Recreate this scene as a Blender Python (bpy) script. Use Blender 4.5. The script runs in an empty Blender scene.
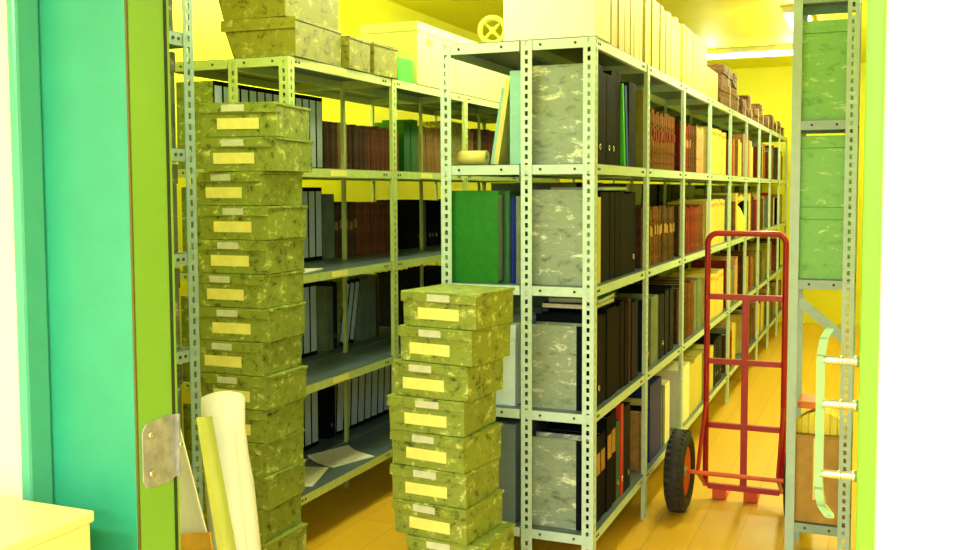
import bpy, bmesh, math, random
from mathutils import Vector, Matrix
random.seed(7)
sc = bpy.context.scene
COL = sc.collection
R = math.radians

# ------------------------------------------------------------------ materials
def new_mat(name):
    m = bpy.data.materials.new(name); m.use_nodes = True
    return m, m.node_tree.nodes, m.node_tree.links, m.node_tree.nodes['Principled BSDF']

def plain(name, c, rough=.5, metal=0, var=.06, scale=14, spec=.5):
    m, n, l, b = new_mat(name)
    b.inputs['Roughness'].default_value = rough; b.inputs['Metallic'].default_value = metal
    b.inputs['Specular IOR Level'].default_value = spec
    tc = n.new('ShaderNodeTexCoord'); ns = n.new('ShaderNodeTexNoise'); ns.inputs['Scale'].default_value = scale
    ns.inputs['Detail'].default_value = 3
    rp = n.new('ShaderNodeValToRGB')
    rp.color_ramp.elements[0].position = .3; rp.color_ramp.elements[1].position = .7
    rp.color_ramp.elements[0].color = (*[max(0, v*(1-var)) for v in c], 1)
    rp.color_ramp.elements[1].color = (*[min(1, v*(1+var)) for v in c], 1)
    l.new(tc.outputs['Object'], ns.inputs['Vector']); l.new(ns.outputs['Fac'], rp.inputs['Fac']); l.new(rp.outputs['Color'], b.inputs['Base Color'])
    return m

def marble(name, dark, mid, light, sc_=(9, 9, 20), vein=.62, rough=.55):
    """marbled / cloud-paper covering"""
    m, n, l, b = new_mat(name)
    b.inputs['Roughness'].default_value = rough
    tc = n.new('ShaderNodeTexCoord'); oi = n.new('ShaderNodeObjectInfo')
    mul = n.new('ShaderNodeMath'); mul.operation = 'MULTIPLY'; mul.inputs[1].default_value = 37
    add = n.new('ShaderNodeVectorMath'); add.operation = 'ADD'
    mp = n.new('ShaderNodeMapping'); mp.inputs['Scale'].default_value = sc_
    l.new(oi.outputs['Random'], mul.inputs[0]); l.new(tc.outputs['Object'], mp.inputs['Vector'])
    l.new(mp.outputs['Vector'], add.inputs[0]); l.new(mul.outputs[0], add.inputs[1])
    a = n.new('ShaderNodeTexNoise'); a.inputs['Scale'].default_value = 1; a.inputs['Detail'].default_value = 6; a.inputs['Roughness'].default_value = .72
    a.inputs['Distortion'].default_value = .35
    l.new(add.outputs[0], a.inputs['Vector'])
    rp = n.new('ShaderNodeValToRGB'); e = rp.color_ramp.elements
    e[0].position = .34; e[0].color = (*dark, 1); e[1].position = vein+.06; e[1].color = (*light, 1)
    k = e.new(.45); k.color = (*mid, 1); k = e.new(vein-.04); k.color = (*mid, 1)
    l.new(a.outputs['Fac'], rp.inputs['Fac']); l.new(rp.outputs['Color'], b.inputs['Base Color'])
    return m

def emit(name, c, s):
    m, n, l, b = new_mat(name)
    b.inputs['Base Color'].default_value = (*c, 1)
    b.inputs['Emission Color'].default_value = (*c, 1); b.inputs['Emission Strength'].default_value = s
    return m

M = {}
M['yellow_wall'] = plain('yellow_wall', (.86, .83, .012), .6, var=.03, scale=2)
M['yellow_ceiling'] = plain('yellow_ceiling', (.86, .83, .012), .6, var=.03, scale=2)
M['lime'] = plain('lime_paint', (.20, .50, .06), .4, var=.05, scale=3)
M['limeedge'] = plain('lime_edge_paint', (.17, .50, .035), .4, var=.03)
M['olivegap'] = plain('olive_shadow_gap', (.10, .11, .01), .6)
M['seal'] = plain('dark_rubber_seal', (.02, .03, .01), .6)
M['teal'] = plain('teal_paint', (.025, .345, .20), .45, var=.06, scale=9)
M['teal_light'] = plain('teal_gloss', (.075, .44, .27), .18, var=.03)
M['white_wall'] = plain('white_wall', (.95, .95, .93), .6, var=.01)
M['cream_wall'] = plain('cream_wall', (.93, .83, .56), .6, var=.02)
M['cream_metal'] = plain('cream_metal', (.93, .88, .32), .3, var=.03, scale=4)
M['grey_floor'] = plain('corridor_floor', (.5, .48, .42), .5)
M['rack'] = plain('painted_steel', (.52, .72, .64), .38, .0, var=.07, scale=30)
M['rackblue'] = plain('bluegrey_steel', (.28, .44, .48), .35, .15, var=.08, scale=22)
M['rackpale'] = plain('pale_blue_steel', (.44, .66, .76), .35, var=.06, scale=22)
M['rack_bounce'] = plain('steel_bounce_tint', (.50, .64, .20), .36, var=.07, scale=30)  # yellow wall bounce light put into the steel colour of the left racks
M['plate'] = plain('shelf_plate_shade', (.085, .13, .14), .3, var=.08, scale=20)  # darkened so the plate colour carries the shade under the shelves
M['bolt'] = plain('bolt_dark', (.06, .07, .05), .4, .6)
M['tag'] = plain('label_cream', (.80, .78, .34), .6, var=.05, scale=40)
M['tag_y'] = plain('label_yellow', (.86, .84, .22), .6, var=.05, scale=40)
M['tag_w'] = plain('label_grey_white', (.62, .68, .50), .6, var=.08, scale=40)
M['olive'] = marble('olive_marbled_paper', (.04, .06, .006), (.24, .32, .04), (.64, .72, .21), (20, 20, 27), .60)
M['olive_brown'] = marble('brown_marbled_paper', (.07, .06, .005), (.25, .26, .018), (.50, .50, .11), (16, 16, 20), .60)
M['cloud'] = marble('greygreen_cloud_paper', (.11, .16, .11), (.25, .34, .25), (.72, .80, .60), (12, 12, 26), .59)
M['cloud_green'] = marble('green_cloud_paper', (.14, .42, .15), (.22, .58, .23), (.62, .88, .52), (11, 11, 22), .62)
M['cloud_dark'] = marble('dark_cloud_paper', (.03, .035, .03), (.10, .13, .11), (.40, .44, .36), (10, 10, 14), .62)
M['speckle'] = marble('speckled_paper', (.03, .025, .005), (.42, .38, .05), (.85, .80, .22), (50, 50, 50), .58)
M['page'] = plain('paper_pages', (.74, .74, .58), .7, var=.12, scale=90)
M['black'] = plain('black_cloth', (.005, .006, .010), .6, var=.3, scale=30, spec=.04)
M['charcoal'] = plain('charcoal_cloth', (.014, .018, .026), .6, var=.3, scale=30, spec=.06)
M['brown'] = plain('brown_leather', (.17, .055, .02), .5, var=.3, scale=24, spec=.15)
M['darkbrown'] = plain('darkbrown_leather', (.085, .04, .018), .5, var=.35, scale=24, spec=.15)
M['tan'] = plain('tan_cloth', (.42, .24, .07), .55, var=.2, scale=24, spec=.15)
M['maroon'] = plain('maroon_cloth', (.20, .018, .02), .5, var=.25, scale=24, spec=.15)
M['red'] = plain('red_cloth', (.50, .02, .03), .45, var=.15)
M['green'] = plain('green_cloth', (.006, .185, .008), .5, var=.12, scale=40)
M['brightgreen'] = plain('bright_green_card', (.08, .60, .06), .5, spec=.15)
M['darkgreen'] = plain('dark_green_cloth', (.012, .10, .03), .5)
M['blue'] = plain('blue_card', (.015, .10, .55), .5, spec=.12)
M['navy'] = plain('navy_card', (.012, .03, .26), .5, spec=.12)
M['tealcard'] = plain('teal_card', (.25, .55, .48), .5, var=.1)
M['greygreen'] = plain('greygreen_cloth', (.16, .22, .15), .55, var=.2, spec=.15)
M['olivecloth'] = plain('olive_cloth', (.36, .36, .05), .55, var=.15)
M['salmon'] = plain('salmon_cloth', (.62, .33, .17), .55, var=.1)
M['violetgrey'] = plain('violet_grey_cloth', (.20, .17, .20), .55, var=.15)
M['cream'] = plain('cream_card', (.66, .60, .15), .55, var=.07, scale=10)
M['creamyellow'] = plain('creamyellow_card', (.82, .66, .16), .55, var=.10, scale=10)
M['carton'] = plain('white_carton', (.95, .94, .76), .6, var=.02)
M['palespine'] = plain('pale_bluegrey_label', (.64, .82, 1.0), .5, var=.06, scale=30)
M['greybox'] = plain('bluegrey_box', (.13, .20, .24), .5, var=.1)
M['creamcarton'] = plain('cream_carton', (.74, .71, .24), .6, var=.03)
M['kraft'] = plain('kraft_card', (.45, .28, .08), .7, var=.15)
M['kraft2'] = plain('brown_wrapping', (.70, .40, .04), .7, var=.15)
M['folderlime'] = plain('lime_card', (.66, .74, .16), .6)
M['paper'] = plain('white_paper', (.93, .94, .86), .6, var=.05, scale=7)
M['yellowpaper'] = plain('yellow_paper', (.85, .74, .10), .6, var=.08)
M['orange'] = plain('orange_card', (.80, .22, .04), .5)
M['brownbundle'] = plain('brown_bundle', (.16, .075, .025), .7, var=.45, scale=26)
M['string'] = plain('pale_string', (.6, .52, .3), .8)
M['truckred'] = plain('red_enamel', (.42, .006, .016), .3, var=.08)
M['truckorange'] = plain('orange_red_enamel', (.72, .10, .02), .35, var=.1)
M['rubber'] = plain('tyre_rubber', (.018, .02, .02), .7, var=.4, scale=30)
M['steel'] = plain('bright_steel', (.68, .69, .66), .25, .9, var=.08)
M['darksteel'] = plain('dull_steel', (.36, .41, .40), .35, .35, var=.25, scale=30)
M['tube'] = emit('tube_light', (1, 1, .75), 6)
M['housing'] = plain('lamp_housing', (.55, .53, .3), .5)
M['fanyellow'] = plain('pale_yellow_plastic', (.80, .85, .12), .45, var=.05)
def floor_mat():
    m, n, l, b = new_mat('orange_linoleum')
    tc = n.new('ShaderNodeTexCoord'); mp = n.new('ShaderNodeMapping'); mp.inputs['Scale'].default_value = (9, .8, 1)
    ns = n.new('ShaderNodeTexNoise'); ns.inputs['Scale'].default_value = 2; ns.inputs['Detail'].default_value = 5
    br = n.new('ShaderNodeTexBrick'); br.offset = .37
    br.inputs['Color1'].default_value = (.84, .49, .03, 1); br.inputs['Color2'].default_value = (.80, .455, .028, 1)
    br.inputs['Mortar'].default_value = (.70, .38, .02, 1); br.inputs['Scale'].default_value = 1
    br.inputs['Mortar Size'].default_value = .004; br.inputs['Brick Width'].default_value = 1.2; br.inputs['Row Height'].default_value = .19
    mp2 = n.new('ShaderNodeMapping'); mp2.inputs['Rotation'].default_value = (0, 0, R(90))
    mx = n.new('ShaderNodeMix'); mx.data_type = 'RGBA'; mx.blend_type = 'MULTIPLY'; mx.inputs[0].default_value = .22
    rp = n.new('ShaderNodeValToRGB'); rp.color_ramp.elements[0].color = (.65, .6, .5, 1); rp.color_ramp.elements[0].position = .3
    l.new(tc.outputs['Object'], mp.inputs['Vector']); l.new(mp.outputs[0], ns.inputs['Vector']); l.new(ns.outputs['Fac'], rp.inputs['Fac'])
    l.new(tc.outputs['Object'], mp2.inputs['Vector']); l.new(mp2.outputs[0], br.inputs['Vector'])
    l.new(br.outputs['Color'], mx.inputs[6]); l.new(rp.outputs['Color'], mx.inputs[7]); l.new(mx.outputs[2], b.inputs['Base Color'])
    b.inputs['Roughness'].default_value = .32
    return m
M['floor'] = floor_mat()
def glass_mat(name, c):
    m, n, l, b = new_mat(name)
    b.inputs['Base Color'].default_value = (*c, 1); b.inputs['Roughness'].default_value = .08
    b.inputs['Transmission Weight'].default_value = .75; b.inputs['IOR'].default_value = 1.3
    return m
M['acrylic'] = glass_mat('green_acrylic', (.50, .95, .58))

# ------------------------------------------------------------------ mesh builder
class MB:
    def __init__(s): s.v = []; s.f = []; s.mi = []; s.sm = []
    def add(s, vs, fs, m=0, smooth=False):
        o = len(s.v); s.v += [tuple(v) for v in vs]
        for f in fs: s.f.append([i+o for i in f]); s.mi.append(m); s.sm.append(smooth)
        return s
    def box(s, x0, x1, y0, y1, z0, z1, m=0):
        return s.hexa([(x0,y0,z0),(x1,y0,z0),(x1,y1,z0),(x0,y1,z0)], [(x0,y0,z1),(x1,y0,z1),(x1,y1,z1),(x0,y1,z1)], m)
    def hexa(s, b, t, m=0):
        return s.add(list(b)+list(t), [(3,2,1,0),(4,5,6,7),(0,1,5,4),(1,2,6,5),(2,3,7,6),(3,0,4,7)], m)
    def tube(s, pts, r, n=10, m=0, cap=True, closed=False):
        pts = [Vector(p) for p in pts]; rings = []; N = len(pts)
        d0 = (pts[1]-pts[0]).normalized(); up = Vector((0,0,1)) if abs(d0.z) < .9 else Vector((1,0,0))
        nrm = d0.cross(up).normalized()
        for i, p in enumerate(pts):
            if closed: d = (pts[(i+1)%N]-pts[i-1]).normalized()
            else: d = ((pts[min(i+1,N-1)]-pts[max(i-1,0)])).normalized()
            nrm = (nrm - d*nrm.dot(d)).normalized(); b = d.cross(nrm)
            rr = r[i] if isinstance(r, (list, tuple)) else r
            rings.append([p + (nrm*math.cos(2*math.pi*k/n)+b*math.sin(2*math.pi*k/n))*rr for k in range(n)])
        vs = [v for q in rings for v in q]; fs = []
        for i in range(N if closed else N-1):
            a = i*n; c = ((i+1)%N)*n
            for k in range(n): fs.append((a+k, a+(k+1)%n, c+(k+1)%n, c+k))
        s.add(vs, fs, m, True)
        if cap and not closed: s.add(rings[0], [tuple(range(n))[::-1]], m); s.add(rings[-1], [tuple(range(n))], m)
        return s
    def lathe(s, prof, axis='z', c=(0,0,0), n=28, m=0, smooth=True):
        """prof: (radius, height) pairs, closed ring profile"""
        vs = []; fs = []; P = len(prof)
        for k in range(n):
            a = 2*math.pi*k/n
            for r_, h in prof:
                u, w = r_*math.cos(a), r_*math.sin(a)
                p = {'z':(u,w,h),'x':(h,u,w),'y':(w,h,u)}[axis]
                vs.append((p[0]+c[0], p[1]+c[1], p[2]+c[2]))
        for k in range(n):
            for i in range(P):
                j = (i+1)%P; fs.append((k*P+i, k*P+j, ((k+1)%n)*P+j, ((k+1)%n)*P+i))
        return s.add(vs, fs, m, smooth)
    def mesh(s, name, mats):
        me = bpy.data.meshes.new(name); me.from_pydata(s.v, [], s.f)
        for m in mats: me.materials.append(m)
        for p, a, b in zip(me.polygons, s.mi, s.sm): p.material_index = a; p.use_smooth = b
        bm = bmesh.new(); bm.from_mesh(me); bmesh.ops.recalc_face_normals(bm, faces=bm.faces); bm.to_mesh(me); bm.free()
        me.update(); return me

def link(name, me, parent=None, loc=(0,0,0), rz=0):
    o = bpy.data.objects.new(name, me); COL.objects.link(o); o.location = loc; o.rotation_euler = (0,0,rz)
    if parent: o.parent = parent
    return o
def obj(name, mb, mats, parent=None, loc=(0,0,0), bevel=0):
    if not isinstance(mats, (list, tuple)): mats = [mats]
    o = link(name, mb.mesh(name, mats), parent, loc)
    if bevel:
        md = o.modifiers.new('bevel', 'BEVEL'); md.width = bevel; md.segments = 2; md.limit_method = 'ANGLE'
    return o
def tag(o, label, cat, group=None, kind=None):
    o['label'] = label; o['category'] = cat
    if group: o['group'] = group
    if kind: o['kind'] = kind
    return o
def thing(name, label, cat, loc=(0,0,0), rz=0, group=None):
    o = bpy.data.objects.new(name, None); COL.objects.link(o); o.location = loc; o.rotation_euler = (0,0,rz)
    o.empty_display_size = .05
    return tag(o, label, cat, group)
def struct(name, mb, mats, bevel=0, parent=None):
    o = obj(name, mb, mats, parent, bevel=bevel); o['kind'] = 'structure'; return o
ORD = 'first second third fourth fifth sixth seventh eighth ninth tenth eleventh twelfth thirteenth fourteenth fifteenth sixteenth seventeenth eighteenth nineteenth twentieth'.split()
def nth(i): return ORD[i]

# ------------------------------------------------------------------ room shell
XL, XR, YB, YD, H = -3.5, 1.6, 12.0, 1.80, 3.0
struct('floor', MB().box(XL-.1, XR+.8, -5.6, YB+.1, -.06, 0), M['floor'])
struct('ceiling', MB().box(XL-.1, XR+.1, YD, YB+.1, H, H+.06), M['yellow_ceiling'])
struct('wall_left', MB().box(XL-.1, XL, YD, YB, 0, H), M['yellow_wall'])
struct('wall_right', MB().box(XR, XR+.1, YD, YB, 0, H), M['yellow_wall'])
struct('wall_back', MB().box(XL-.1, XR+.1, YB, YB+.1, 0, H), M['yellow_wall'])
# wall with the doorway, corridor side
XJ0, XJ1 = -1.498, -.006
HD = 2.25
struct('wall_front', MB().box(XL-.1, -1.79, YD-.06, YD, 0, H).box(XL-.1, XR+.1, YD-.06, YD, HD+.06, H).box(.13, XR+.1, YD-.06, YD, 0, HD+.06), M['yellow_wall'])
struct('wall_corridor_left', MB().box(-2.75, -1.766, 1.612, YD-.062, 0, 2.85), M['cream_wall'])
struct('wall_corridor_right', MB().box(.0, 2.3, 1.655, YD-.062, 0, 2.85).box(-1.766, .0, 1.655, YD-.062, HD+.06, 2.85), M['white_wall'])
struct('wall_corridor_side', MB().box(-2.85, -2.75, -5.6, YD-.07, 0, 2.85), M['cream_wall'])
struct('wall_corridor_far', MB().box(-2.75, 2.2, -5.6, -5.5, 0, 2.85), M['white_wall'])
struct('wall_corridor_end', MB().box(2.2, 2.3, -5.6, 1.65, 0, 2.85), M['white_wall'])
struct('ceiling_corridor', MB().box(-2.85, 2.3, -5.6, YD-.062, 2.85, 2.9), M['white_wall'])
# steel door frame (left side): broad teal face, glossy teal return, lime reveal, dark seal, strike plate
f = struct('door_frame_1', MB().box(-1.764, XJ0-.0045, 1.67, 1.715, 0, HD+.06).box(XJ0-.0045, XJ1, 1.67, 1.715, HD, HD+.06), M['teal'], .003)
struct('gloss_return', MB().box(-1.766, -1.738, 1.600, 1.669, 0, HD+.06), M['teal_light'], .008, f)
struct('reveal', MB().box(-1.58, XJ0-.004, 1.7155, YD-.016, 0, HD).box(XJ0-.004, XJ0, 1.676, YD-.015, 0, HD), M['lime'], 0, f)
struct('shadow_gap', MB().box(XJ0-.006, XJ0-.0005, 1.6705, 1.6755, 0, HD), M['olivegap'], 0, f)
struct('rubber_seal', MB().box(XJ0-.03, XJ0+.003, YD-.0145, YD-.0075, 0, HD), M['seal'], 0, f)
struct('frame_lip', MB().box(XJ0-.03, XJ0+.003, YD-.007, YD, 0, HD), M['lime'], 0, f)
sp = MB()
zc = .985
prof = [(1.682,-.055),(1.694,-.072),(1.765,-.078),(1.788,-.07),(1.788,.075),(1.765,.078),(1.694,.072),(1.682,.055)]
n_ = len(prof)
sp.add([(XJ0+.0005, y, zc+z) for y, z in prof]+[(XJ0+.004, y, zc+z) for y, z in prof],
       [tuple(range(n_)), tuple(range(n_, 2*n_))]+[(i, (i+1)%n_, n_+(i+1)%n_, n_+i) for i in range(n_)])
sp.box(XJ0+.0005, XJ0+.014, 1.788, 1.796, zc-.07, zc+.075)
spo = struct('strike_plate', sp, M['darksteel'], .0015, f); spo['label'] = 'worn steel strike plate'
for dz in (-.042, .045):
    struct('screw', MB().lathe([(.0001, 0), (.009, 0), (.0075, .004), (.0001, .005)], 'x', (XJ0+.004, 1.708, zc+dz), 14), M['steel'], 0, spo)
struct('screw', MB().lathe([(.0001, 0), (.006, 0), (.005, .004), (.0001, .005)], 'x', (XJ0+.0142, 1.792, zc+.005), 14), M['steel'], 0, spo)
# right side: narrow lime door edge with a clear green pull handle
d = struct('door_1', MB().box(-.0285, -.0005, 1.640, 1.70, .01, HD-.005), M['limeedge'], .004)
ph = link('pull_handle', None, d); ph['label'] = 'clear green acrylic pull handle on three chrome standoffs'
hy = 1.67
st = MB()
prof_ = [(-.076, 1.035), (-.089, 1.052), (-.094, 1.08), (-.094, 1.30), (-.090, 1.328), (-.081, 1.345)]
for (xa, za), (xb, zb) in zip(prof_, prof_[1:]):
    st.hexa([(xa, hy-.010, za), (xa+.013, hy-.010, za), (xa+.013, hy+.010, za), (xa, hy+.010, za)], [(xb, hy-.010, zb), (xb+.013, hy-.010, zb), (xb+.013, hy+.010, zb), (xb, hy+.010, zb)])
obj('grip', st, M['acrylic'], ph)
for z in (1.293, 1.221, 1.105):
    s = MB().tube([(-.085, hy, z), (-.0285, hy, z)], .0068, 14)
    s.lathe([(.0001, -.0025), (.0082, -.0025), (.0082, .0025), (.0001, .0025)], 'x', (-.056, hy, z), 16)
    s.lathe([(.0001, -.004), (.0095, -.004), (.0095, .004), (.0001, .004)], 'x', (-.0335, hy, z), 16)
    obj('standoff', s, M['steel'], ph)

# ------------------------------------------------------------------ slotted-angle racking
PITCH = .0335
def post_mesh(sx, sy, h, m, cache={}, slots=True, slim=False):
    """L section: corner at the origin, one flange along sx*X, one along sy*Y, with punched slots"""
    k = (sx, sy, round(h, 3), m.name, slots, slim)
    if k in cache: return cache[k]
    b = MB(); w, t = .046, .0028
    def fl(along):
        def bx(a0, a1, z0, z1):
            if along == 'x': xs = sorted((sx*a0, sx*a1)); ys = sorted((0, sy*t)); b.box(xs[0], xs[1], ys[0], ys[1], z0, z1)
            else: ys = sorted((sy*a0, sy*a1)); xs = sorted((0, sx*t)); b.box(xs[0], xs[1], ys[0], ys[1], z0, z1)
        a = 0 if along == 'x' else t
        if not slots: bx(a, w*.8, 0, h); return
        if slim and along == 'x': bx(a, .018, 0, h); return
        bx(a, .017, 0, h); bx(.029, w, 0, h)
        z = 0; n = int(h/PITCH)
        for i in range(n+1):
            z0 = i*PITCH; z1 = min(h, z0+PITCH-.0185)
            if z1 > z0: bx(.017, .029, z0, z1)
    fl('x'); fl('y')
    cache[k] = b.mesh('post', [m]); return cache[k]

def shelf_mesh(x0, x1, y0, y1, m, cache={}, lip=.04):
    k = (round(x1-x0, 4), round(y1-y0, 4), m.name, lip)
    if k in cache: return cache[k]
    b = MB(); w, d, t = x1-x0, y1-y0, .0025
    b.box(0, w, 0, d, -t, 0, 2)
    b.box(0, w, 0, t, -lip, -t); b.box(0, w, d-t, d, -lip, -t)
    b.box(0, t, t, d-t, -lip, -t); b.box(w-t, w, t, d-t, -lip, -t)
    # folded return and bolt heads on the lips
    b.box(w-.018, w-t, t, d-t, -lip, -lip+t); b.box(t, w-t, t, .016, -lip, -lip+t)
    for q in (.075, w-.075):
        b.lathe([(.0001, -.003), (.0055, -.003), (.0055, 0), (.0001, 0)], 'y', (q, 0, -.02), 8, 1)
    for q in (.06, .085, d-.085, d-.06):
        b.lathe([(.0001, 0), (.0055, 0), (.0055, .003), (.0001, .003)], 'x', (w, q, -.02), 8, 1)
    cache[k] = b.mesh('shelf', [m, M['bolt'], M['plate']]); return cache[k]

def rack(label, x0, x1, ys, levels, htop, m, tags=(), ms=None, plainleft=False, sides='lr'):
    t = thing('steel_shelving_rack', label, 'shelving', ((x0+x1)/2, ys[0], 0))
    ox, oy = (x0+x1)/2, ys[0]
    for i, y in enumerate(ys):
        sy = 1 if i < len(ys)-1 else -1
        for sx, x in ((1, x0), (-1, x1)):
            if (sx > 0 and 'l' not in sides) or (sx < 0 and 'r' not in sides): continue
            link('post', post_mesh(sx, sy, htop, m, slots=not (plainleft and sx > 0), slim=i > 0), t, (x-ox, y-oy, 0))
    for z in levels:
        for i in range(len(ys)-1):
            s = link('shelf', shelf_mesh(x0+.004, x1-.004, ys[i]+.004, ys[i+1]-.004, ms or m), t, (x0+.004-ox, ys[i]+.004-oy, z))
            if (round(z, 2), i) in tags:
                obj('shelf_label', MB().box(x1-x0-.0075, x1-x0-.0065, .33, .47, -.034, -.008), M['tag_y'], s)
    return t

BX0, BX1, AX0 = -1.318, -1.02, -1.662
BY = [3.62+.9*i for i in range(10)]
BL = [2.15, 1.67, 1.195, .70, .22]
rackB = rack('long slotted steel rack of black binders beside the red hand truck', BX0, BX1, BY, BL, 2.1475, M['rack'])
rackA = rack(sides='l', label='slotted steel rack backing the black binder rack, green binder on its end', x0=AX0, x1=BX0-.004, ys=BY, levels=BL, htop=2.1475, m=M['rack'])
LX0, LX1 = -2.6, -2.3
LY = [3.5, 4.43, 5.35, 6.27, 7.2]
LL = [2.13, 1.668, 1.21, .725, .25]
rackL = rack('half empty steel rack behind the tall box stack, marbled boxes on top', LX0, LX1, LY, LL, 2.1275, M['rack_bounce'], tags=[(2.13, 0), (1.67, 0), (1.21, 0), (.72, 0), (1.67, 1)])
rackK = rack(sides='l', label='steel rack of pale spined binders nearest the yellow wall', x0=LX0-.33, x1=LX0-.004, ys=LY, levels=LL, htop=2.1275, m=M['rack_bounce'])
RX0, RX1, RY = -.352, -.098, [4.2, 4.505]
rackR = rack('tall steel rack with green marbled boxes behind the door handle', RX0, RX1, RY, [2.36, 1.85, 1.20, .18], 2.5, M['rackpale'], ms=M['rackblue'], plainleft=True)
def gusset(parent, p, q, w=.02):
    p, q = Vector(p), Vector(q); n = Vector((0, .003, 0)); dd = (q-p).normalized(); s = Vector((dd.z, 0, -dd.x))*w
    b = MB().hexa([p-s, p+s, p+s+n, p-s+n], [q-s, q+s, q+s+n, q-s+n])
    return obj('diagonal_brace', b, M['rackblue'], parent)
gx, gy = (RX0+RX1)/2, 4.2
gusset(rackR, (-.085, .008, 1.11), (.095, .008, .96))
NY = [1.95, 2.50]
rackN = rack('narrow grey steel rack just inside the doorway, left of the box stack', -2.32, -1.985, NY, [2.05, 1.70, 1.38, 1.08, .70, .30], 2.3, M['rackblue'], ms=M['rackblue'])

# ------------------------------------------------------------------ books, binders, box files
MESH = {}
def mk(key, fn):
    if key not in MESH: MESH[key] = fn()
    return MESH[key]
def binder_parts(h, d, t, cov, side, lab, quarter=0):
    def cover():
        b = MB(); w = .003
        b.box(-d, -w, 0, w, 0, h, 1); b.box(-d, -w, t-w, t, 0, h, 1); b.box(-w, 0, 0, t, 0, h, 0)
        if quarter: b.box(-quarter, 0, -.0006, -.0001, 0, h, 0)
        return b.mesh('cover', [M[cov], M[side]])
    def pages():
        return MB().box(-d+.012, -.012, .0045, t-.0045, .006, h-.018).mesh('pages', [M['page']])
    return [('cover', mk(('bc', h, d, t, cov, side, quarter), cover)), ('pages', mk(('bp', h, d, t), pages))]
def label_part(h, t, lab, full):
    def f():
        m = .0065 if full else min(.012, t*.2)
        z0, z1 = (.02, h-.02) if full else (h*.55, h*.8)
        return MB().box(.0003, .0012, m, t-m, z0, z1).mesh('spine_label', [M[lab]])
    return ('spine_label', mk(('lb', h, t, lab, full), f))
def ring_part(t, h):
    def f():
        return MB().lathe([(.008, 0), (.012, 0), (.012, .002), (.008, .002)], 'x', (.0003, t/2, .07), 14).mesh('finger_ring', [M['steel']])
    return ('finger_ring', mk(('rg', t), f))
def book_parts(h, d, t, cov, lab):
    def cover():
        b = MB(); w = .0025; n = 5
        b.box(-d, -.008, 0, w, 0, h); b.box(-d, -.008, t-w, t, 0, h)
        out = [(-.008+.008*math.sin(math.pi*i/n)*1.0, t*i/n) for i in range(n+1)]
        inn = [(x-.003 if 0 < i < n else x-.003, y) for i, (x, y) in enumerate(out)]
        for i in range(n):
            (a, ya), (c, yc) = out[i], out[i+1]; (e, _), (g, _) = inn[i], inn[i+1]
            b.hexa([(e, ya, 0), (a, ya, 0), (c, yc, 0), (g, yc, 0)], [(e, ya, h), (a, ya, h), (c, yc, h), (g, yc, h)])
        for z in (.12, .3, .75):   # raised bands
            b.box(-.004, .0015, t*.15, t*.85, h*z, h*z+.004)
        return b.mesh('cover', [M[cov]])
    def pages(): return MB().box(-d+.006, -.012, .003, t-.003, .004, h-.004).mesh('page_block', [M['page']])
    P = [('cover', mk(('kc', h, d, t, cov), cover)), ('page_block', mk(('kp', h, d, t), pages))]
    if lab:
        def lb(): return MB().box(.0003, .0019, t*.2, t*.8, h*.52, h*.68).mesh('title_label', [M[lab]])
        P.append(('title_label', mk(('kl', h, t, lab), lb)))
    return P
def boxfile_parts(h, d, t, cov, lab):
    def body(): return MB().box(-d, 0, 0, t, 0, h).mesh('body', [M[cov]])
    P = [('body', mk(('xb', h, d, t, cov), body))]
    if lab:
        def lb(): return MB().box(.0003, .0013, t*.25, t*.75, h*.86, h*.93).mesh('title_label', [M[lab]])
        P.append(('title_label', mk(('xl', h, t, lab), lb)))
        def hl(): return MB().lathe([(.007, 0), (.011, 0), (.011, .0015), (.007, .0015)], 'x', (.0003, t/2, h*.2), 12).mesh('pull_ring', [M['bolt']])
        if lab != 'orange': P.append(('pull_ring', mk(('xr', h, t), hl)))
    return P
NM = {'binder': ('ring_binder', 'binder'), 'book': ('bound_book', 'book'), 'file': ('box_file', 'box file'), 'folder': ('document_folder', 'folder')}
def put(kind, h, d, t, cov, loc, label, group, side=None, quarter=0, lab=None, detail=True, tilt=0, rz=0):
    nm, cat = NM[kind]
    if kind == 'binder':
        P = binder_parts(h, d, t, cov, side or cov, lab, quarter)
        if detail:
            if lab: P.append(label_part(h, t, lab, lab == 'palespine'))
            if lab != 'palespine' and t > .04 and random.random() < .35: P.append(ring_part(t, h))
    elif kind == 'book': P = book_parts(h, d, t, cov, lab if detail else None)
    elif kind == 'folder': P = binder_parts(h, d, t, cov, cov, None)
    else: P = boxfile_parts(h, d, t, cov, lab if detail else None)
    if not detail:
        # small in the picture: one mesh
        key = ('one', kind, h, d, t, cov)
        if key not in MESH:
            bm = bmesh.new(); mats = []
            for _, me in P:
                off = len(mats); mats += list(me.materials); n0 = len(bm.faces); bm.from_mesh(me)
                bm.faces.ensure_lookup_table()
                for fc in bm.faces[n0:]: fc.material_index += off
            me = bpy.data.meshes.new(nm); bm.to_mesh(me); bm.free()
            for q in mats: me.materials.append(q)
            MESH[key] = me
        o = link(nm, MESH[key]); tag(o, label, cat, group)
    else:
        o = thing(nm, label, cat, group=group)
        for pn, me in P: link(pn, me, o)
    o.location = loc; o.rotation_euler = (tilt, 0, rz)
    return o

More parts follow.
